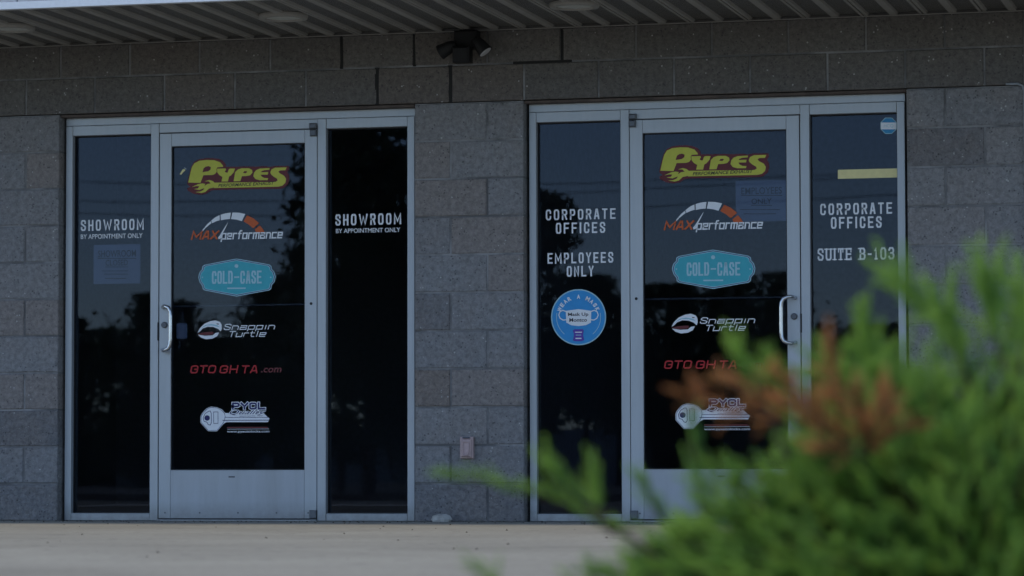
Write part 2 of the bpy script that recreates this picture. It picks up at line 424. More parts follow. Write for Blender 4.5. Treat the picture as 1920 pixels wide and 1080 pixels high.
st = MB().add(vs, fs).build('stone', M['stone'], loc=(2.20, -.055, .001)); tag(st, 'pale chipped stone lying at the foot of the pillar', 'stone')
m = MB(); m.tube([(5.19, -.008, 2.243), (5.25, -.008, 2.243), (5.275, -.008, 2.232), (5.283, -.008, 2.20), (5.283, -.008, .03)], .006, 8)
cb = m.build('wall_cable', M['cable'], smooth=True); tag(cb, 'thin grey cable running down the block wall at the far right', 'cable')

gr = random.Random(21); gm_ = MB()
for i in range(420):
    X = gr.uniform(-1, 6); Y = -abs(gr.gauss(0, .25))-.02 if i % 3 else -gr.uniform(.1, 7); q = gr.uniform(.002, .008); a = gr.uniform(0, 3); z = .0005
    pts = [(X+math.cos(a+k*2.09)*q, Y+math.sin(a+k*2.09)*q, z) for k in range(3)]+[(X, Y, z+q*.7)]
    gm_.add(pts, [(0, 1, 3), (1, 2, 3), (2, 0, 3)])
o = gm_.build('grit', M['soil'], kind='stuff'); tag(o, 'dark grit and leaf crumbs scattered along the wall foot', 'grit')
# ------------------------------------------------------------------ interior (behind the glass)
link('interior_floor', MB().box(-2.4, 9.2, .26, 7, -.15, -.001).mesh('interior_floor', M['carpet']), kind='structure')
link('interior_wall', MB().box(-2.4, 9.2, 7, 7.1, 0, 2.9).box(-2.5, -2.4, .2, 7, 0, 2.9).box(9.2, 9.3, .2, 7, 0, 2.9).box(2.30, 2.38, .2, 7, 0, 2.9).mesh('interior_wall', M['interior']), kind='structure')
link('interior_ceiling', MB().box(-2.4, 9.2, .2, 7.1, 2.9, 2.95).mesh('interior_ceiling', M['ceil']), kind='structure')
link('building_roof', MB().box(-5.2, 9.4, .2, 12, 4.5, 4.6).mesh('building_roof', M['fascia']), kind='structure')

# ------------------------------------------------------------------ entrances
YF = .060
YGS = .106      # outer face of sidelight glass
YGD = .080      # outer face of door glass
def entrance(X0, mirror, label, doorlabel):
    e = empty('glass_entrance', (X0, 0, 0), label, 'entrance', 'aluminium storefront entrances')
    al = M['alu']
    def P(name, x0, x1, z0, z1, y0=YF, y1=YF+.1, mat=al, par=e, b=.002):
        return MB().cbox(x0, x1, y0, y1, z0, z1, b).build(name, mat, par)
    P('head_flashing', .010, 2.020, 2.1785, 2.2215, YF+.006, YF+.1)
    for (a, b) in ((.012, .050), (1.9775, 2.018)): P('jamb', a, b, .002, 2.177)
    for (a, b) in ((.511, .5575), (1.4715, 1.5195)): P('mullion', a, b, .002, 2.177, YF-.002)
    for (a, b) in ((.051, .510), (1.5205, 1.9765)):
        P('head_rail', a, b, 2.1235, 2.177, YF+.002); P('sill_rail', a, b, .002, .042, YF+.001)
    P('door_header', .5585, 1.4705, 2.1265, 2.177, YF+.002)
    P('threshold', .5585, 1.4705, .0005, .009, YF-.03, YF+.1)
    for (a, b) in ((.050, .511), (1.5195, 1.9775)):
        MB().box(a, b, YGS, YGS+.006, .042, 2.1235).build('glass_pane', M['glass'], e)
    g = MB()
    for (a, b) in ((.051, .510), (1.5205, 1.9765)):
        g.box(a, a+.004, YGS-.012, YGS-.0005, .043, 2.1225).box(b-.004, b, YGS-.012, YGS-.0005, .043, 2.1225).box(a+.0041, b-.0041, YGS-.012, YGS-.0005, 2.1175, 2.1225).box(a+.0041, b-.0041, YGS-.012, YGS-.0005, .043, .048)
    g.build('glazing_gasket', M['gasket'], e)
    # door
    MX = (lambda a, b: (2.0275-b, 2.0275-a)) if mirror else (lambda a, b: (a, b))
    d = bpy.data.objects.new('door', None); COL.objects.link(d); d.parent = e; d['label'] = doorlabel
    yd = YF+.001
    def D(name, x0, x1, z0, z1, y0=yd, y1=yd+.044, mat=al, b=.002):
        x0, x1 = MX(x0, x1); return MB().cbox(x0, x1, y0, y1, z0, z1, b).build(name, mat, d)
    D('door_stile', .5615, .630, .014, 2.1215); D('door_stile', 1.398, 1.4675, .014, 2.1215)
    D('door_rail', .6303, 1.3977, 2.050, 2.1215, yd+.0005); D('kick_plate', .6303, 1.3977, .014, .277, yd+.0005, mat=M['alu_kick'])
    a, b = MX(.6303, 1.3977)
    MB().box(a, b, YGD, YGD+.006, .277, 2.050).build('door_glass', M['glass'], d)
    gm = MB()
    gm.box(a, a+.004, YGD-.01, YGD-.0005, .278, 2.049).box(b-.004, b, YGD-.01, YGD-.0005, .278, 2.049).box(a+.0041, b-.0041, YGD-.01, YGD-.0005, 2.044, 2.049).box(a+.0041, b-.0041, YGD-.01, YGD-.0005, .278, .282)
    gm.build('glazing_gasket', M['gasket'], d)
    # bottom brush sweep and its screws
    D('door_sweep', .5625, 1.4665, .0095, .0135, yd+.004, yd+.03, M['gasket'], .0005)
    for sx in (.60, .80, 1.02, 1.24, 1.42):
        q = MX(sx, sx)[0]; MB().tube([(q, yd+.0005, .045), (q, yd-.0015, .045)], .0045, 8).build('screw', M['hinge'], d)
    dm = MB(); q = MX(1.435, 1.435)[0]; dm.tube([(q, yd+.001, 1.175), (q, yd-.001, 1.175)], .008, 12); dm.build('bolt_plug', M['gasket'], d)
    q = MX(.984, .984)[0]; mk = MB(); mk.cbox(q-.018, q+.018, yd-.002, yd+.001, .236, .2435, .001); mk.build('maker_plate', M['hinge'], d)
    # pull handle: offset bar, returns fixed to the lock stile
    hx = .652; fx = .588; z0, z1 = .928, 1.172; y = yd-.062
    pts = [(fx, yd, z1-.006), (fx+.004, yd-.022, z1-.004), (fx+.018, yd-.045, z1), (fx+.036, y, z1-.004), (hx-.012, y-.002, z1-.012), (hx-.002, y-.003, z1-.032), (hx, y-.003, z1-.06)]
    pts += [(a_, b_, z0+z1-c_) for (a_, b_, c_) in reversed(pts)]
    pts = [((MX(p[0], p[0])[0]), p[1], p[2]) for p in pts]
    MB().tube(pts, .0105, 12).build('pull_handle', M['steel'], d, smooth=True)
    q = MX(.594, .594)[0]
    lk = MB(); lk.tube([(q, yd+.002, 1.070), (q, yd-.010, 1.070), (q, yd-.014, 1.070)], [.0175, .0165, .013], 20); lk.box(q-.0015, q+.0015, yd-.0155, yd-.0138, 1.063, 1.077)
    lk.build('lock_cylinder', M['hinge'], d)
    lx = MX(.553, .5605); MB().box(lx[0], lx[1], yd-.0045, yd+.02, .985, 1.085).build('latch_guard', M['gasket'], d)
    for (za, zb) in ((2.083, 2.160), (-.000, .058)):
        if za > 1:
            D('pivot_hinge', 1.432, 1.4675, 2.083, 2.118, yd-.022, yd, M['hinge'], .005)
            x0, x1 = MX(1.428, 1.4675); MB().cbox(x0, x1, yd-.024, yd, 2.123, 2.153, .006).build('pivot_hinge', M['hinge'], e)
        else:
            D('pivot_hinge', 1.430, 1.4675, .016, .060, yd-.014, yd, M['hinge'], .003)
            x0, x1 = MX(1.428, 1.4675); MB().cbox(x0, x1, yd-.016, yd-.002, .001, .0125, .002).build('pivot_hinge', M['hinge'], e)
    # push bar across the inside of the door
    x0, x1 = MX(.62, 1.40)
    MB().cbox(x0, x1, YGD+.05, YGD+.08, 1.168, 1.182, .004).build('push_bar', M['hinge'], d)
    return e, d
E1, D1 = entrance(0.0, False, 'left glass entrance with showroom lettering on both sidelights', 'glass door with pull handle on its left stile')
E2, D2 = entrance(2.6416, True, 'right glass entrance with corporate offices lettering on both sidelights', 'glass door with pull handle on its right stile')

# ------------------------------------------------------------------ stroke font for vinyl lettering (unit box, y up)
c = .22
G = {
'A': [[(0,0),(.38,1),(.62,1),(1,0)], [(.18,.28),(.82,.28)]],
'B': [[(0,0),(0,1),(.75,1),(.95,.85),(.95,.65),(.75,.52),(0,.52)], [(.75,.52),(1,.38),(1,.15),(.8,0),(0,0)]],
'C': [[(1,.72),(1,.85),(.8,1),(.2,1),(0,.85),(0,.15),(.2,0),(.8,0),(1,.15),(1,.28)]],
'D': [[(0,0),(0,1),(.75,1),(1,.82),(1,.18),(.75,0),(0,0)]],
'E': [[(1,1),(0,1),(0,0),(1,0)], [(0,.5),(.85,.5)]],
'F': [[(1,1),(0,1),(0,0)], [(0,.5),(.85,.5)]],
'G': [[(1,.72),(1,.85),(.8,1),(.2,1),(0,.85),(0,.15),(.2,0),(.8,0),(1,.15),(1,.5),(.55,.5)]],
'H': [[(0,0),(0,1)], [(1,0),(1,1)], [(0,.5),(1,.5)]],
'I': [[(.5,0),(.5,1)]],
'L': [[(0,1),(0,0),(1,0)]],
'M': [[(0,0),(0,1),(.5,.25),(1,1),(1,0)]],
'N': [[(0,0),(0,1),(1,0),(1,1)]],
'O': [[(.2,0),(0,.15),(0,.85),(.2,1),(.8,1),(1,.85),(1,.15),(.8,0),(.2,0)]],
'P': [[(0,0),(0,1),(.8,1),(1,.85),(1,.58),(.8,.44),(0,.44)]],
'R': [[(0,0),(0,1),(.8,1),(1,.85),(1,.62),(.8,.5),(0,.5)], [(.6,.5),(1,0)]],
'S': [[(1,.75),(1,.87),(.8,1),(.2,1),(0,.87),(0,.66),(1,.36),(1,.14),(.8,0),(.2,0),(0,.14),(0,.25)]],
'T': [[(0,1),(1,1)], [(.5,1),(.5,0)]],
'U': [[(0,1),(0,.15),(.2,0),(.8,0),(1,.15),(1,1)]],
'W': [[(0,1),(.25,0),(.5,.8),(.75,0),(1,1)]],
'X': [[(0,0),(1,1)], [(0,1),(1,0)]],
'Y': [[(0,1),(.5,.45),(1,1)], [(.5,.45),(.5,0)]],
'-': [[(.1,.45),(.9,.45)]],
'1': [[(.2,.8),(.5,1),(.5,0)], [(.2,0),(.8,0)]],
'0': [[(.25,0),(0,.2),(0,.8),(.25,1),(.75,1),(1,.8),(1,.2),(.75,0),(.25,0)]],
'3': [[(0,.82),(.2,1),(.75,1),(.95,.84),(.95,.66),(.75,.53),(.4,.53)], [(.75,.53),(1,.37),(1,.16),(.8,0),(.2,0),(0,.18)]],
# techno lower case, x-height .68
'a': [[(.05,.68),(1,.68),(1,0),(0,0),(0,.38),(1,.38)]], 'c': [[(1,.68),(0,.68),(0,0),(1,0)]],
'e': [[(0,.34),(1,.34),(1,.68),(0,.68),(0,0),(.95,0)]], 'f': [[(.35,0),(.35,.82),(.55,1),(1,1)], [(0,.66),(.9,.66)]],
'i': [[(.5,0),(.5,.68)]], 'l': [[(.5,0),(.5,1)]], 'm': [[(0,0),(0,.68),(1,.68),(1,0)], [(.5,.68),(.5,0)]],
'n': [[(0,0),(0,.68),(.8,.68),(1,.5),(1,0)]], 'o': [[(0,0),(0,.68),(1,.68),(1,0),(0,0)]],
'p': [[(0,-.3),(0,.68),(1,.68),(1,0),(.1,0)]], 'r': [[(0,0),(0,.68),(.95,.68)]],
't': [[(.3,1),(.3,.15),(.45,0),(1,0)], [(0,.68),(.95,.68)]], 'u': [[(0,.68),(0,0),(1,0),(1,.68)]],
}
NARROW = {'I': .1, 'i': .3, 'l': .3, '1': .6, '-': .6, ' ': .45, 'f': .75, 't': .75, 'r': .75, 'm': 1.35, 'M': 1.5, 'W': 1.95, '.': .2}

class Decal:
    """flat vinyl print laid on a pane; coordinates are given in the source tracing frame (ox, oy, scale)"""
    def __init__(s, Y, ox=0, oy=0, sc=1):
        s.Y = Y; s.o = (ox, oy, sc); s.v = []; s.f = []; s.m = []; s.mats = []; s.L = 0
    def mi(s, k):
        if k not in s.mats: s.mats.append(k)
        return s.mats.index(k)
    def px(s, p): return at(s.o[0]+p[0]/s.o[2], s.o[1]+p[1]/s.o[2], s.Y)
    def _poly(s, W, mk, up=True):
        if up: s.L += 1
        b = len(s.v); y = s.Y-.0008-s.L*.00012
        if len(W) == 4: tris = [(0, 1, 2), (0, 2, 3)]
        else: tris = tessellate_polygon([[Vector((p[0], p[1], 0)) for p in W]])
        s.v += [(p[0], y, p[1]) for p in W]
        for t in tris:
            a, b2, c2 = (Vector((*W[i], 0)) for i in t)
            n = (b2-a).cross(c2-a).z
            if abs(n) < 1e-12: continue
            s.f.append(tuple(b+i for i in (t if n > 0 else t[::-1]))); s.m.append(s.mi(mk))
    def poly(s, pts, mk): s._poly([s.px(p) for p in pts], mk); return s
    def grow(s, pts, mk, k, cx=None, cy=None):
        cx = cx if cx is not None else sum(p[0] for p in pts)/len(pts); cy = cy if cy is not None else sum(p[1] for p in pts)/len(pts)
        return s.poly([(cx+(p[0]-cx)*k, cy+(p[1]-cy)*k) for p in pts], mk)
    def _stroke(s, pts, w, mk):     # pts in wall metres
        s.L += 1
        closed = (pts[0] == pts[-1]); pts = [Vector(p) for p in pts]; n = len(pts)
        L_, R_ = [], []
        for i in range(n):
            if closed: a = pts[i-1] if i > 0 else pts[-2]; b = pts[i+1] if i < n-1 else pts[1]
            else: a = pts[max(i-1, 0)]; b = pts[min(i+1, n-1)]
            d0 = (pts[i]-a).normalized() if (pts[i]-a).length > 1e-9 else (b-pts[i]).normalized()
            d1 = (b-pts[i]).normalized() if (b-pts[i]).length > 1e-9 else d0
            t = d0+d1
            t = t.normalized() if t.length > 1e-6 else d0
            nn = Vector((-t.y, t.x)); k = 1/max(.55, nn.dot(Vector((-d0.y, d0.x))))
            p = pts[i]
            if not closed and i == 0: p = p-d1*w*.5
            if not closed and i == n-1: p = p+d0*w*.5
            L_.append(p+nn*w*.5*k); R_.append(p-nn*w*.5*k)
        for i in range(n-1): s._poly([tuple(R_[i]), tuple(R_[i+1]), tuple(L_[i+1]), tuple(L_[i])], mk, False)
    def line(s, pts, wpx, mk):
        W = [s.px(p) for p in pts]; s._stroke(W, wpx/s.o[2]/350, mk); return s
    def lettering(s, txt, x0, x1, y0, y1, mk, w=.2, gap=.35, slant=0, xw=.62, serif=False, out=None):
        """capitals fill the box x0..x1, y0 (top)..y1 (bottom) of the tracing frame"""
        xm, ym = (x0+x1)/2, (y0+y1)/2
        X0, _ = s.px((x0, ym)); X1, _ = s.px((x1, ym)); _, Z1 = s.px((xm, y0)); _, Z0 = s.px((xm, y1))
        H = Z1-Z0; adv = []; 
        for ch in txt: adv.append(NARROW.get(ch, 1))
        tot = sum(adv)+gap*(len(txt)-1); lw = w*H; Hh = H-lw
        W = (X1-X0-lw-slant*H); x = X0+lw/2
        for ch, a in zip(txt, adv):
            if ch in G:
                PT = [[(x+p[0]*a/tot*W+slant*p[1]*Hh, Z0+lw/2+p[1]*Hh) for p in st_] for st_ in G[ch]]
                if out:
                    for pts in PT: s._stroke(pts, lw*out[1], out[0])
                for pts in PT: s._stroke(pts, lw, mk)
                if serif and ch not in '-013':
                    ends = {'S': [], 'U': [(0,1),(1,1)], 'I': [(.5,0),(.5,1)], 'T': [(.5,0)], 'E': [(0,0),(0,1)], 'B': [(0,0),(0,1)]}.get(ch, [])
                    for (ex, ey) in ends:
                        cx_ = x+ex*a/tot*W; cz = Z0+lw/2+ey*Hh; s._stroke([(cx_-.16*H, cz), (cx_+.13*H, cz)], lw*.6, mk)
                    if ch in 'ET':
                        for ex in ((1,) if ch == 'E' else (0, 1)):
                            cx_ = x+ex*a/tot*W; s._stroke([(cx_, Z0+lw/2+Hh), (cx_, Z0+Hh*.78)], lw*.6, mk)
                            if ch == 'E': s._stroke([(cx_, Z0+lw/2), (cx_, Z0+Hh*.28)], lw*.6, mk)
            x += (a+gap)/tot*W
        return s
    def type(s, txt, x0, x1, y0, y1, mk, offset=.0, shear=0., rot=0., fit=True):
        xm, ym = (x0+x1)/2, (y0+y1)/2
        X0, _ = s.px((x0, ym)); X1, _ = s.px((x1, ym)); _, Z1 = s.px((xm, y0)); _, Z0 = s.px((xm, y1))
        V, Fc = glyphs(txt, offset, shear)
        if not len(V): return s
        mn, mx = V.min(0), V.max(0); s.L += 1; b = len(s.v); y = s.Y-.0008-s.L*.00012
        u = (V[:, 0]-mn[0])/(mx[0]-mn[0])-.5; v = (V[:, 1]-mn[1])/max(mx[1]-mn[1], 1e-6)-.5
        U_, V_ = u*(X1-X0), v*(Z1-Z0); cr, sr = math.cos(rot), math.sin(rot)
        for a_, b_ in zip(U_, V_): s.v.append((float((X0+X1)/2+a_*cr-b_*sr), y, float((Z0+Z1)/2+a_*sr+b_*cr)))
        for f in Fc: s.f.append(tuple(b+i for i in f)); s.m.append(s.mi(mk))
        return s
    def build(s, name, label, cat, group=None):
        V = np.array(s.v); cx, cz = (V[:, 0].min()+V[:, 0].max())/2, (V[:, 2].min()+V[:, 2].max())/2
        me = bpy.data.meshes.new(name); me.from_pydata([(x-cx, y-s.Y, z-cz) for x, y, z in s.v], [], s.f)
        for k in s.mats: me.materials.append(M[k])
        me.polygons.foreach_set('material_index', s.m); me.update()
        o = link(name, me, loc=(cx, s.Y, cz)); tag(o, label, cat, group); return o
_gc = {}
def glyphs(txt, offset, shear):
    k = (txt, offset, shear)
    if k in _gc: return _gc[k]
    cu = bpy.data.curves.new('lettering', 'FONT'); cu.body = txt; cu.offset = offset; cu.shear = shear; cu.resolution_u = 3
    o = bpy.data.objects.new('lettering', cu); COL.objects.link(o)
    dg = bpy.context.evaluated_depsgraph_get(); dg.update()
    me = bpy.data.meshes.new_from_object(o.evaluated_get(dg))
    V = np.array([tuple(v.co) for v in me.vertices]).reshape(-1, 3)[:, :2]; Fc = [tuple(p.vertices) for p in me.polygons]
    bpy.data.objects.remove(o); bpy.data.curves.remove(cu); bpy.data.meshes.remove(me)
    _gc[k] = (V, Fc); return _gc[k]

GD = 'vinyl decals on the glass doors'
GS = 'white vinyl lettering on the sidelights'
DX = 2.6416
def pair(o, label):
    q = o.copy(); COL.objects.link(q); q.location.x += DX; q['label'] = label; return q
# --- flame logo
d = Decal(YGD, 320, 280, 5.4)
BGP = [(166,345),(180,285),(196,222),(210,172),(236,128),(288,100),(350,90),(420,88),(485,96),(530,116),(556,150),(560,176),(680,176),(760,172),(860,176),(960,170),(1000,178),(1060,168),(1196,168),(1200,200),(1180,228),(1198,262),(1202,300),(1188,352),(1145,390),(1100,400),(900,402),(600,408),(440,412),(405,420),(360,450),(300,460),(230,450),(172,415),(168,395),(200,378),(176,362)]
d.poly(BGP, 'maroon')
d.poly([(178,336),(200,240),(216,180),(242,140),(292,116),(370,108),(440,110),(500,130),(530,165),(532,178),(474,182),(464,200),(468,226),(450,250),(420,260),(332,262),(302,340)], 'yellow')
d.poly([(322,232),(335,190),(357,175),(385,170),(408,180),(404,205),(382,222)], 'maroon')
d.poly([(470,196),(556,194),(562,206),(548,225),(560,236),(578,236),(588,205),(600,195),(652,195),(640,232),(612,264),(592,276),(580,326),(515,326),(525,280),(495,262),(474,235)], 'yellow')
d.poly([(654,232),(680,205),(720,192),(795,192),(826,210),(829,236),(806,262),(770,270),(722,272),(706,322),(638,324)], 'yellow')
d.poly([(733,240),(745,222),(768,220),(776,230),(762,242)], 'maroon')
d.poly([(838,272),(846,235),(868,210),(905,195),(1003,190),(1000,207),(950,211),(922,222),(914,233),(990,230),(984,256),(912,257),(922,276),(950,290),(988,292),(982,312),(900,313),(858,300)], 'yellow')
d.poly([(1010,232),(1022,204),(1058,186),(1176,183),(1162,212),(1112,213),(1092,224),(1104,242),(1150,268),(1170,300),(1162,340),(1132,368),(1090,378),(440,392),(428,360),(448,338),(1062,330),(1084,316),(1078,298),(1040,274),(1016,252)], 'yellow')
d.poly([(455,345),(425,320),(390,311),(345,324),(385,324),(408,345),(372,352),(342,372),(352,350),(320,345),(280,352),(215,382),(262,372),(292,374),(276,396),(236,402),(292,412),(342,392),(332,412),(300,428),(252,432),(312,442),(352,432),(388,398),(442,386)], 'yellow')
d.type('PERFORMANCE EXHAUST', 482, 1050, 338, 371, 'vblack', .018, .25, rot=.02)
o = d.build('logo_decal', 'lime yellow flame logo with maroon outline on the left door glass', 'decal', GD)
pair(o, 'lime yellow flame logo with maroon outline on the right door glass')
# --- dial logo
d = Decal(YGD, 320, 280, 5.4)
for q in ([(312,836),(326,812),(343,792),(352,800),(336,818),(320,838)], [(343,791),(370,758),(405,728),(413,748),(385,770),(354,797)], [(411,722),(450,690),(496,666),(498,718),(462,728),(420,748)], [(507,662),(555,648),(610,641),(601,706),(550,710),(508,720)], [(626,640),(690,642),(756,655),(722,727),(670,712),(612,706)]):
    d.poly(q, 'white')
d.poly([(775,668),(840,700),(897,748),(836,800),(792,762),(738,730)], 'orange'); d.poly([(904,770),(935,808),(957,846),(866,846),(852,812)], 'orange')
d.poly([(584,733),(560,790),(520,868),(500,868),(545,795)], 'white'); d.poly([(505,862),(524,866),(508,902),(484,910),(482,890)], 'white')
d.lettering('MAX', 205, 500, 822, 915, 'orange', .2, .45, .28)
d.lettering('performance', 510, 1145, 816, 908, 'white', .15, .5, .14)
o = d.build('logo_decal', 'white and orange dial gauge logo on the left door glass', 'decal', GD)
pair(o, 'white and orange dial gauge logo on the right door glass')
# --- teal badge
d = Decal(YGD, 320, 470, 5.4)
BD = [(668,80),(835,110),(1000,140),(1022,158),(1024,186),(1050,215),(1064,265),(1052,318),(1024,348),(1020,384),(1000,402),(835,432),(668,464),(500,432),(345,402),(324,386),(322,358),(294,320),(280,270),(292,220),(320,190),(322,160),(345,143),(500,112)]
d.poly(BD, 'paleteal')
def ins(k): return [(668+(p[0]-668)*(1-k*8/390), 272+(p[1]-272)*(1-k*8/190)) for p in BD]
d.poly(ins(1), 'navy'); d.poly(ins(2.0), 'paleteal'); d.poly(ins(2.7), 'teal')
d.lettering('COLD', 418, 630, 205, 336, 'paleteal', .14, .85); d.lettering('CASE', 706, 922, 203, 334, 'paleteal', .14, .85)
d.line([(652,269),(688,268)], 16, 'paleteal'); d.line([(582,381),(754,380)], 15, 'paleteal')
d.poly([(668+20*math.cos(a*.6283), 155+20*math.sin(a*.6283)) for a in range(10)], 'paleteal')
for xx in (323, 1015): d.poly([(xx+8*math.cos(a*1.047), 270+8*math.sin(a*1.047)) for a in range(6)], 'paleteal')
o = d.build('badge_decal', 'teal notched badge decal with pale border on the left door glass', 'decal', GD)
pair(o, 'teal notched badge decal with pale border on the right door glass')
# --- turtle head
d = Decal(YGD, 320, 470, 5.4)
d.poly([(272,832),(296,786),(340,742),(400,714),(455,706),(500,722),(516,750),(518,792),(508,818),(480,792),(432,772),(372,770),(325,788),(296,820)], 'white')
d.poly([(300,790),(350,754),(410,742),(470,752),(500,775),(470,770),(430,760),(370,758),(320,780)], 'paleteal')
d.poly([(462,736),(490,740),(486,748),(470,746)], 'vblack')
d.poly([(272,842),(340,826),(430,820),(436,838),(420,850),(350,856),(300,852)], 'dimred')
d.poly([(276,850),(350,862),(425,858),(456,832),(492,828),(472,866),(424,890),(360,898),(308,880)], 'white')
d.lettering('Snappin', 535, 1072, 738, 800, 'white', .135, .36, .35); d.lettering('Turtle', 582, 980, 812, 873, 'white', .135, .36, .35)
o = d.build('logo_decal', 'white reptile head emblem with slanted lettering on the left door', 'decal', GD)
pair(o, 'white reptile head emblem with slanted lettering on the right door')
# --- red lettering
d = Decal(YGD, 320, 660, 5.4)
d.lettering('GTO', 196, 468, 134, 216, 'red', .17, .4, .2); d.lettering('GH', 492, 690, 134, 216, 'red', .17, .44, .2); d.lettering('TA', 712, 895, 134, 216, 'red', .17, .44, .2)
d.type('.com', 915, 1125, 158, 208, 'dimred', .02, .2)
o = d.build('lettering_decal', 'slanted red vinyl lettering across the left door glass', 'decal', GD)
pair(o, 'slanted red vinyl lettering across the right door glass')
# --- key
d = Decal(YGD, 320, 660, 5.4)
d.poly([(302,655),(318,622),(362,572),(410,553),(470,560),(520,582),(552,618),(940,618),(985,662),(1002,672),(985,710),(566,710),(534,728),(472,802),(380,802),(302,716)], 'white')
d.line([(308,656),(323,628),(366,578),(410,560),(468,566),(515,588),(546,622),(552,650),(546,690),(528,725),(470,795),(382,795),(308,714),(308,656)], 5, 'navy')
d.line([(350,622),(385,600),(402,598),(412,622),(412,720),(400,740),(382,735),(366,710),(338,700),(330,665),(350,622)], 6, 'navy')
d.line([(436,607),(480,607),(480,722),(436,722),(436,607)], 5, 'navy')
d.poly([(370+28*math.cos(a*.449), 668+28*math.sin(a*.449)) for a in range(14)], 'navy')
d.line([(556,662),(985,662)], 5, 'navy'); d.line([(530,692),(990,690)], 7, 'navy'); d.line([(700,650),(930,646)], 4, 'navy')
d.lettering('PYCL', 622, 962, 510, 584, 'navy', .25, .42, 0, out=('white', 1.7))
d.type('Quality', 592, 972, 582, 650, 'white', .06, .45); d.type('Quality', 600, 962, 588, 644, 'navy', .0, .45)
for q in range(9): d.line([(580+q*46, 765), (612+q*46, 765)], 14, 'dimred')
d.line([(575,782),(1000,779)], 3, 'white')
d.type('www.pyautolocks.com', 572, 1002, 792, 822, 'white', .012)
o = d.build('logo_decal', 'white key shaped logo near the bottom of the left door glass', 'decal', GD)
pair(o, 'white key shaped logo near the bottom of the right door glass')
# --- sidelight lettering
def sidelet(name, ox, oy, sc, rows, label):
    d = Decal(YGS, ox, oy, sc)
    for r in rows:
        if r[0] == 's': d.lettering(*r[1:6], 'white', .155, 1.1, 0)
        elif r[0] == 'b': d.lettering(*r[1:6], 'white', .14, .85, 0, serif=True)
        else: d.type(*r[1:6], 'white', .012)
    return d.build(name, label, 'lettering', GS)
sidelet('window_lettering', 0, 360, 3, [('s','SHOWROOM',455,810,154,216,.62), ('t','BY APPOINTMENT ONLY',455,803,235,262)], 'white showroom lettering on the sidelight left of the left door')
sidelet('window_lettering', 600, 230, 4, [('s','SHOWROOM',115,610,683,767,.62), ('t','BY APPOINTMENT ONLY',120,603,791,825)], 'white showroom lettering on the sidelight beside the block pillar')
sidelet('window_lettering', 1010, 380, 3.725, [('s','CORPORATE',50,538,44,118,.6), ('s','OFFICES',121,466,138,214,.6)], 'white corporate offices lettering on the sidelight above the round sticker')
sidelet('window_lettering', 1010, 380, 3.725, [('s','EMPLOYEES',62,522,348,423,.5), ('s','ONLY',197,385,442,516,.5)], 'white employees only lettering just above the round blue sticker')
sidelet('window_lettering', 1500, 190, 3.273, [('s','CORPORATE',124,566,624,694,.6), ('s','OFFICES',190,502,708,779,.6)], 'white corporate offices lettering on the rightmost sidelight')
sidelet('window_lettering', 1500, 190, 3.273, [('b','SUITE B-103',108,580,899,974)], 'white slab serif suite number on the rightmost sidelight')
# --- round mask sticker
d = Decal(YGS, 1010, 380, 3.725)
circ = lambda r, n=48: [(279+r*math.cos(2*math.pi*a/n), 800+r*1.02*math.sin(2*math.pi*a/n)) for a in range(n)]
d.poly(circ(192), 'paleteal'); d.poly(circ(184), 'skyblue')
for sgn in (-1, 1):
    d.line([(279+sgn*154*math.cos(t), 800+154*math.sin(t)) for t in [(-.18+.13*k) for k in range(9)]], 4, 'paleteal')
for i, ch in enumerate('WEAR A MASK'):
    if ch == ' ': continue
    a = R(157-13.4*i); cx, cy = 279+143*math.cos(a), 800-143*math.sin(a)
    wd_ = {'W': 15, 'M': 14}.get(ch, 11.5)
    d.type(ch, cx-wd_, cx+wd_, cy-15, cy+15, 'white', .045, rot=a-math.pi/2)
d.poly([(190,756),(230,750),(279,744),(330,750),(368,756),(366,838),(330,856),(279,862),(228,856),(194,838)], 'white')
for sgn in (-1, 1):
    d.line([(279+sgn*x_, y_) for x_, y_ in ((88,760),(110,752),(130,762),(138,785),(128,808),(108,820),(86,818))], 7, 'white')
d.type('Mask Up', 206, 348, 768, 798, 'ink', .02); d.type('Montco', 215, 338, 806, 832, 'ink', .02)
d.poly([(240,892),(250,884),(308,884),(316,892),(310,925),(318,960),(300,968),(256,968),(240,962),(248,925)], 'purple')
d.line([(258,905),(300,905)], 7, 'white'); d.line([(262,925),(296,925)], 5, 'paleteal'); d.line([(262,948),(296,948)], 8, 'white')
d.build('round_sticker', 'round sky blue sticker with white face mask below employees only lettering', 'sticker')
# --- octagonal sticker
d = Decal(YGS, 1500, 190, 3.273)
octg = lambda r: [(544+r*1.08*math.cos(R(22.5+45*a)), 150+r*1.08*math.sin(R(22.5+45*a))) for a in range(8)]
d.poly(octg(50), 'paleteal'); d.poly(octg(46), 'stickblue'); d.poly([(497,130),(591,130),(591,172),(497,172)], 'white'); d.type('HCQ', 515, 573, 140, 164, 'paleteal', 0)
d.build('octagonal_sticker', 'small octagonal blue sticker with white band in the top right sidelight corner', 'sticker')
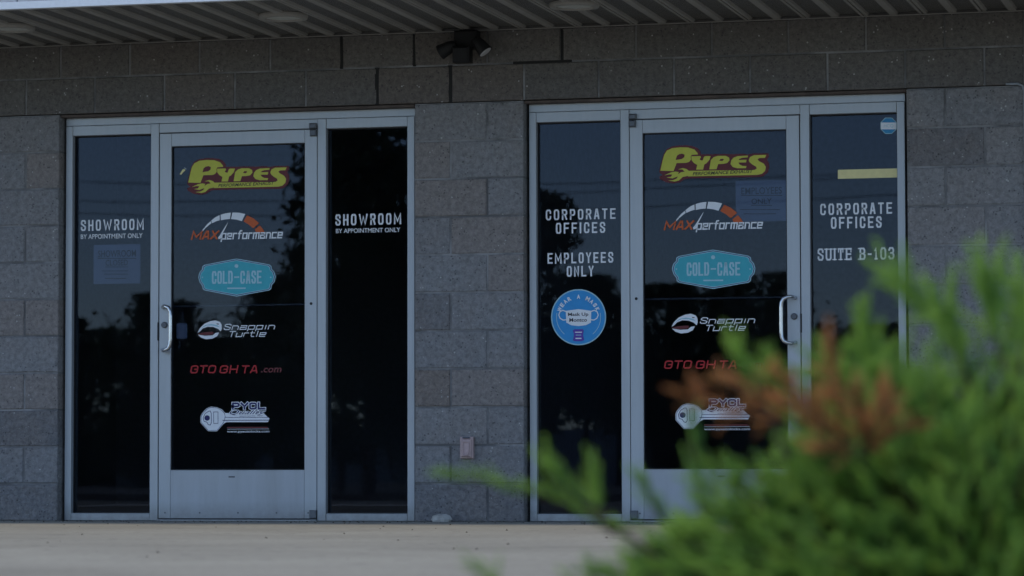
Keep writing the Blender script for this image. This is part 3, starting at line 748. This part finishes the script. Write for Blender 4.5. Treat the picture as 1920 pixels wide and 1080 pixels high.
# --- things taped inside the glass
def inside(name, Y, x0, x1, y0, y1, mat, label, cat, txt=(), th=.001):
    d = Decal(Y); (X0, _), (X1, _) = at(x0, (y0+y1)/2, Y), at(x1, (y0+y1)/2, Y); Z1 = at((x0+x1)/2, y0, Y)[1]; Z0 = at((x0+x1)/2, y1, Y)[1]
    d.poly([(x0, y1), (x1, y1), (x1, y0), (x0, y0)], mat)
    d.v = [(X0, Y, Z0), (X1, Y, Z0), (X1, Y, Z1), (X0, Y, Z1)]
    for t in txt:
        if t[0] == 'l': d.line([(t[1], t[3]), (t[2], t[3])], 1.4, 'ink')
        else: d.type(t[0], t[1], t[2], t[3], t[4], 'ink', .01)
    return d.build(name, label, cat)
inside('paper_notice', YGS+.0085, 175.5, 263, 458.5, 532, 'paper', 'white showroom closed notice taped inside the leftmost sidelight', 'notice',
       [('SHOWROOM',184,255,469,482), ('l',184,255,484.5), ('CLOSED',198,240,487,498), ('l',198,240,500.5), ('l',192,240,508), ('l',196,240,514), ('l',198,236,522)])
inside('paper_notice', YGD+.0085, 1379.5, 1475, 338.5, 415, 'paper', 'white employees only notice taped inside the right door glass', 'notice',
       [('EMPLOYEES',1390,1466,351,364), ('l',1390,1466,366.5), ('ONLY',1409,1447,372,382.5), ('l',1409,1447,385), ('l',1388,1462,393), ('l',1395,1455,401)])
inside('paper_label', YGD+.0085, 331, 351, 606, 635, 'paper', 'small white label inside the left door glass beside the pull handle', 'label')
inside('yellow_strip', YGS-.0012, 1571, 1686, 317, 334, 'strip', 'pale yellow strip across the rightmost sidelight glass', 'strip')
d = Decal(YGD, 320, 280, 5.4); d.poly([(92,252),(120,205),(140,200),(150,212),(128,232),(108,258)], 'strip'); d.line([(140,186),(160,202)], 4, 'white')  # glint of light on the door glass, drawn as flat pale shapes
d.build('painted_glint', 'tiny cream painted glint left of the flame logo', 'glint')

# ------------------------------------------------------------------ juniper
rng = np.random.default_rng(11)
def unit(v): return v/(np.linalg.norm(v)+1e-9)
def frame_of(d):
    d = unit(d); a = np.cross(d, [0, 0, 1.0]); a = unit(a) if np.linalg.norm(a) > 1e-3 else np.array([1., 0, 0]); return d, a, np.cross(a, d)
def make_plume(seed):
    g = np.random.default_rng(seed); segs = []      # (p0, p1, radius, tipness)
    L = 1.0
    def stem(t): return np.array([t, .03*math.sin(3*t), .10*t*t])
    segs.append((stem(0), stem(.5), .016, .1)); segs.append((stem(.45), stem(1.0), .013, .7))
    nb = 17
    for i in range(nb):
        t = .06+.9*i/nb; az = i*2.4+g.uniform(-.5, .5); ln = (.24*(1-t)**.8+.07)*g.uniform(.7, 1.2)
        d = unit(np.array([math.cos(.60), math.sin(.60)*math.cos(az), math.sin(.60)*math.sin(az)*.8]))
        p = stem(t); q = p+d*ln+np.array([ln*.15, 0, 0]); segs.append((p, q, .021, .3+.6*t))
        a, b, c_ = frame_of(d)
        for j in range(4):
            s_ = .2+.2*j; az2 = j*2.2+g.uniform(-.6, .6); l2 = ln*.42*(1.15-s_)+.02
            d2 = unit(a*.8+(b*math.cos(az2)+c_*math.sin(az2))*.65); p2 = p+(q-p)*s_; segs.append((p2, p2+d2*l2, .021, .45+.55*t))
    V, Fc, T = [], [], []
    for (p, q, r, tp) in segs:
        a, b, c_ = frame_of(q-p); n = len(V)
        for k in range(3): an = k*2.094; V.append(p+(b*math.cos(an)+c_*math.sin(an))*r)
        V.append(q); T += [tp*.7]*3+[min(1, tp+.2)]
        Fc += [(n, n+1, n+3), (n+1, n+2, n+3), (n+2, n, n+3)]
    return np.array(V), np.array(Fc), np.array(T)
PL = [make_plume(s) for s in range(5)]
FV, FF, FC = {'g': [], 'b': []}, {'g': [], 'b': []}, {'g': [], 'b': []}
NV = {'g': 0, 'b': 0}
def put(p, d, L, kind='g', light=None):
    V, Fc, T = PL[rng.integers(5)]
    a, b, c_ = frame_of(d); ro = rng.uniform(0, 6.28); b, c_ = b*math.cos(ro)+c_*math.sin(ro), -b*math.sin(ro)+c_*math.cos(ro)
    W = rng.uniform(.8, 1.1)
    P = p+(V[:, :1]*a+V[:, 1:2]*b*W+V[:, 2:3]*c_*W)*L
    if kind == 'g':
        lg = rng.uniform(0, 1) if light is None else light
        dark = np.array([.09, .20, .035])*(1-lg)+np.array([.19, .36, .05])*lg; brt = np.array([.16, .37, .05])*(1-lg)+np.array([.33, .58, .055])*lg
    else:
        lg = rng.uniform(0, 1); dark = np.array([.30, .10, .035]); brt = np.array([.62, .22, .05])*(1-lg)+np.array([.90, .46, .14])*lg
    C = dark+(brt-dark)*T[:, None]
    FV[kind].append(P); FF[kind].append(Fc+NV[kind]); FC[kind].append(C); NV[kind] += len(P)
ROOT = deep(1850, 1240, 5.0); ROOT[2] = -.03
wood = MB()
def bez(p0, p1, p2, t): return p0*(1-t)**2+p1*2*t*(1-t)+p2*t*t
def branch(tip, start=None, mid=None, n=6, L=.10, r0=.006, kind='g', light=None, spread=.55, t0=.35):
    s0 = ROOT+np.array([rng.normal(0, .03), rng.normal(0, .03), 0]) if start is None else start
    m_ = (s0+tip)/2+np.array([0, 0, .06]) if mid is None else mid
    pts = [bez(s0, m_, tip, t) for t in np.linspace(0, 1, 8)]
    wood.tube([tuple(p) for p in pts], [r0*(1-.8*i/7) for i in range(8)], 5)
    for i in range(n):
        t = t0+(1-t0)*(i+rng.uniform(0, .8))/n; t = min(t, .97); p = bez(s0, m_, tip, t); tg = unit(bez(s0, m_, tip, min(1, t+.05))-bez(s0, m_, tip, t-.02))
        dd = unit(tg+rng.normal(0, spread, 3)+np.array([0, 0, .25])); put(p, dd, L*rng.uniform(.75, 1.25), kind, light)
    tg = unit(tip-bez(s0, m_, tip, .9)); put(tip-tg*L*.6, tg, L*rng.uniform(.9, 1.15), kind, light)
def dome(cpx, cpy, depth, rx, rz, ry, n, L, kind='g', full=False):
    C0 = deep(cpx, cpy, depth)
    for i in range(n):
        while True:
            v = rng.normal(0, 1, 3); v /= np.linalg.norm(v)
            if v[2] > -.35: break
        rr = rng.uniform(.62, 1.0)
        tip = C0+(RX*v[0]*rx+WX*v[1]*ry)*rr+np.array([0, 0, v[2]*rz*rr])
        if tip[2] < .02: tip[2] = rng.uniform(.02, .08)
        branch(tip, n=9, L=L*rng.uniform(.75, 1.25), mid=(ROOT+tip)/2+np.array([0, 0, .03+.05*rng.random()]))
dome(1890, 1000, 5.05, .41, .325, .38, 460, .064)
dome(1500, 1090, 4.95, .22, .15, .25, 160, .055)
dome(1650, 855, 5.0, .17, .17, .2, 150, .052)
dome(1215, 1120, 4.9, .09, .08, .15, 34, .05)
dome(1330, 1150, 4.9, .17, .13, .2, 60, .058)
# shoots that stand out from the outline
H = lambda x_, y_, dp=5.0: deep(x_, y_, dp)
stem_a = H(1330, 1120, 4.9); node = H(1210, 1010, 4.9)
branch(H(840, 892, 4.85), start=stem_a, mid=H(1100, 915, 4.85), n=26, L=.046, light=.8, spread=.3, t0=.25)
branch(H(1032, 880, 4.9), start=H(1180, 1000, 4.9), mid=H(1090, 955, 4.9), n=10, L=.055, light=.75, spread=.25)
branch(H(1112, 885, 4.95), start=H(1150, 1000, 4.95), mid=H(1118, 950, 4.95), n=9, L=.05, light=.7, spread=.25)
branch(H(1208, 905, 5.1), start=H(1300, 1050, 5.1), mid=H(1240, 990, 5.1), n=9, L=.055, light=.4, spread=.3)
branch(H(1300, 800, 5.1), start=H(1330, 1000, 5.1), mid=H(1300, 900, 5.1), n=9, L=.055, light=.3, spread=.2)
branch(H(1388, 668, 4.9), start=H(1480, 860, 4.9), mid=H(1420, 730, 4.9), n=13, L=.058, light=.95, spread=.28)
branch(H(1445, 690, 5.0), start=H(1540, 850, 5.0), mid=H(1480, 740, 5.0), n=11, L=.06, light=.8, spread=.35)
branch(H(1628, 650, 5.0), start=H(1700, 800, 5.0), mid=H(1640, 680, 5.0), n=15, L=.075, light=.9, spread=.45)
branch(H(1535, 700, 5.0), start=H(1660, 830, 5.0), mid=H(1590, 700, 5.0), n=15, L=.07, light=.7, spread=.5)
branch(H(1700, 535, 5.15), start=H(1850, 760, 5.1), mid=H(1760, 600, 5.1), n=19, L=.085, light=.45, spread=.35)
branch(H(1850, 545, 5.0), start=H(1900, 760, 5.0), mid=H(1860, 620, 5.0), n=17, L=.085, light=.85, spread=.35)
branch(H(1915, 570, 5.1), start=H(1950, 760, 5.1), mid=H(1920, 640, 5.1), n=15, L=.09, light=.5, spread=.4)
branch(H(1780, 590, 5.0), start=H(1850, 800, 5.0), mid=H(1800, 680, 5.0), n=15, L=.085, light=.75, spread=.45)
branch(H(895, 1065, 4.6), start=H(1060, 1200, 4.6), mid=H(960, 1130, 4.6), n=7, L=.055, light=.6, spread=.3)
for k in range(46):   # left slope of the crown
    t = rng.random(); x_ = 1170+t*400+rng.normal(0, 40); y_ = 1010-t*230+rng.uniform(-10, 130)
    branch(H(x_, y_, rng.uniform(4.8, 5.2)), start=H(x_+170, y_+220, 5.0), n=10, L=.055)
for (x_, y_, sx, sy, nn) in [(1255, 742, 1480, 800, 6), (1330, 715, 1500, 790, 5), (1425, 700, 1540, 830, 6), (1528, 650, 1560, 830, 6), (1480, 760, 1580, 840, 6), (1570, 735, 1610, 850, 6), (1640, 745, 1590, 850, 6), (1500, 840, 1580, 860, 4), (1665, 800, 1600, 860, 5)]:
    x_ += 30; sx += 20
    branch(H(x_, y_, 4.62), start=H(sx, sy, 4.72), mid=H((x_+sx)/2, (y_+sy)/2-5, 4.65), n=nn*4, L=.042, kind='b', spread=.6, t0=.1, r0=.004)
jn = empty('juniper_shrub', tuple(ROOT), 'spreading green juniper shrub with a rust brown dead spray in the foreground', 'shrub')
def foliage(kind, name):
    V = np.concatenate(FV[kind])-ROOT; Fc = np.concatenate(FF[kind]); C = np.concatenate(FC[kind])
    me = bpy.data.meshes.new(name); me.vertices.add(len(V)); me.vertices.foreach_set('co', V.ravel())
    me.loops.add(Fc.size); me.loops.foreach_set('vertex_index', Fc.ravel().astype(np.int32))
    me.polygons.add(len(Fc)); me.polygons.foreach_set('loop_start', np.arange(0, Fc.size, 3, dtype=np.int32)); me.polygons.foreach_set('loop_total', np.full(len(Fc), 3, dtype=np.int32))
    me.update(); me.validate()
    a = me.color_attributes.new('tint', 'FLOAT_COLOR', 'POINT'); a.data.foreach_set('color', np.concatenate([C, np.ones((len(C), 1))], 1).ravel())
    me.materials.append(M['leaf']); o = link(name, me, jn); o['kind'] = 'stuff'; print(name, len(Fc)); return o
foliage('g', 'foliage')
o = foliage('b', 'dead_foliage'); o['label'] = 'dry rust brown spray'
wood.v = [tuple(np.array(v)-ROOT) for v in wood.v]; wood.build('branches', M['bark'], jn)

# ------------------------------------------------------------------ what the glass mirrors: trees and lines across the car park
def tree(X, Y, H_, Wd, shape, seed, label, group='trees across the car park', base=.25):
    g = random.Random(seed); e = empty('tree', (X, Y, -.16), label, 'tree', group)
    MB().tube([(0, 0, 0), (.05, 0, H_*.4), (-.03, 0, H_*.9)], [Wd*.045, Wd*.03, .02], 8).build('trunk', M['bark'], e)
    m = MB(); N = int(6000*min(2.2, max(.6, H_*Wd/9))); cl = []
    for _ in range(34):
        t = g.random(); z = base*H_+(1-base)*H_*t
        rad = Wd/2*((1-t)**.7 if shape == 'cone' else (math.sin(math.pi*min(.98, t*.85+.12))**.6)); a = g.uniform(0, 6.28); q = rad*g.uniform(.3, .9)
        cl.append((q*math.cos(a), q*math.sin(a), z, rad*.38+.1))
    for i in range(N):
        cx, cy, cz, cr = cl[i % len(cl)]
        p = Vector((g.gauss(cx, cr*.55), g.gauss(cy, cr*.55), min(H_, g.gauss(cz, cr*.6)))); s = g.uniform(.035, .09)*(.9+Wd*.16)
        u = Vector((g.uniform(-1, 1), g.uniform(-1, 1), g.uniform(-1, 1))).normalized(); v = u.orthogonal().normalized()
        m.add([p-u*s, p+v*s*.6, p+u*s, p-v*s*.6], [(0, 1, 2, 3)])
    m.build('crown', M['tree_leaf'], e, kind='stuff')
TR = [(146, 600, -46, .9, 'cone', .02), (205, 620, -52, 2.2, 'round', .05), (262, 556, -50, 2.6, 'round', .05), (330, 572, -50, 3.0, 'round', .1), (395, 640, -55, 3.2, 'round', .1), (470, 650, -48, 2.4, 'round', .38), (520, 535, -52, 2.2, 'round', .34), (570, 470, -44, 2.0, 'round', .1),
      (690, 120, -33, 2.6, 'round', .14), (640, 150, -36, 1.6, 'round', .1), (850, 500, -50, 4, 'round', .1), (1025, 360, -40, 1.6, 'round', .16), (1095, 520, -50, 2.0, 'round', .34), (1160, 560, -52, 2.2, 'round', .34), (1230, 535, -50, 2.4, 'round', .3), (1310, 600, -55, 3, 'round', .1), (1400, 515, -50, 3, 'round', .1), (1480, 655, -50, 3, 'round', .1), (1570, 640, -50, 3.4, 'round', .1), (1660, 610, -52, 3.4, 'round', .1)]
for i, (px, py, Y, wd_, sh, base) in enumerate(TR):
    X, Z = bounce(px, py, Y)
    lab = 'tall slim tree with a pointed crown across the car park' if sh == 'cone' else 'very tall dark tree mirrored in the sidelight beside the pillar' if py == 120 else 'tall tree mirrored in the sidelight with the round sticker' if py == 360 else 'leafy green tree in the row across the car park'
    tree(X, Y, Z+.16, wd_, sh, 50+i, lab, base=base)
ww = MB()
for k in range(20): ww.cbox(-34+k*2.4+.01, -34+(k+1)*2.4-.01, -60, -59.8, -.16, 1.15, .02)
o = ww.build('boundary_wall', M['fascia']); tag(o, 'low pale concrete wall beyond the trees across the car park', 'wall')
for k, py in enumerate((372, 392, 330)):
    X0, Z0 = bounce(-200, py, -38); X1, Z1 = bounce(1900, py-60+20*k, -38)
    pts = [(X0+(X1-X0)*t, -38, Z0+(Z1-Z0)*t-1.0*t*(1-t)) for t in np.linspace(0, 1, 24)]
    o = MB().tube(pts, .008, 5).build('overhead_line', M['black']); tag(o, ('middle', 'lowest', 'highest')[k]+' of three thin black overhead lines across the car park', 'cable', 'overhead lines across the car park')
print('blocks', nblk)
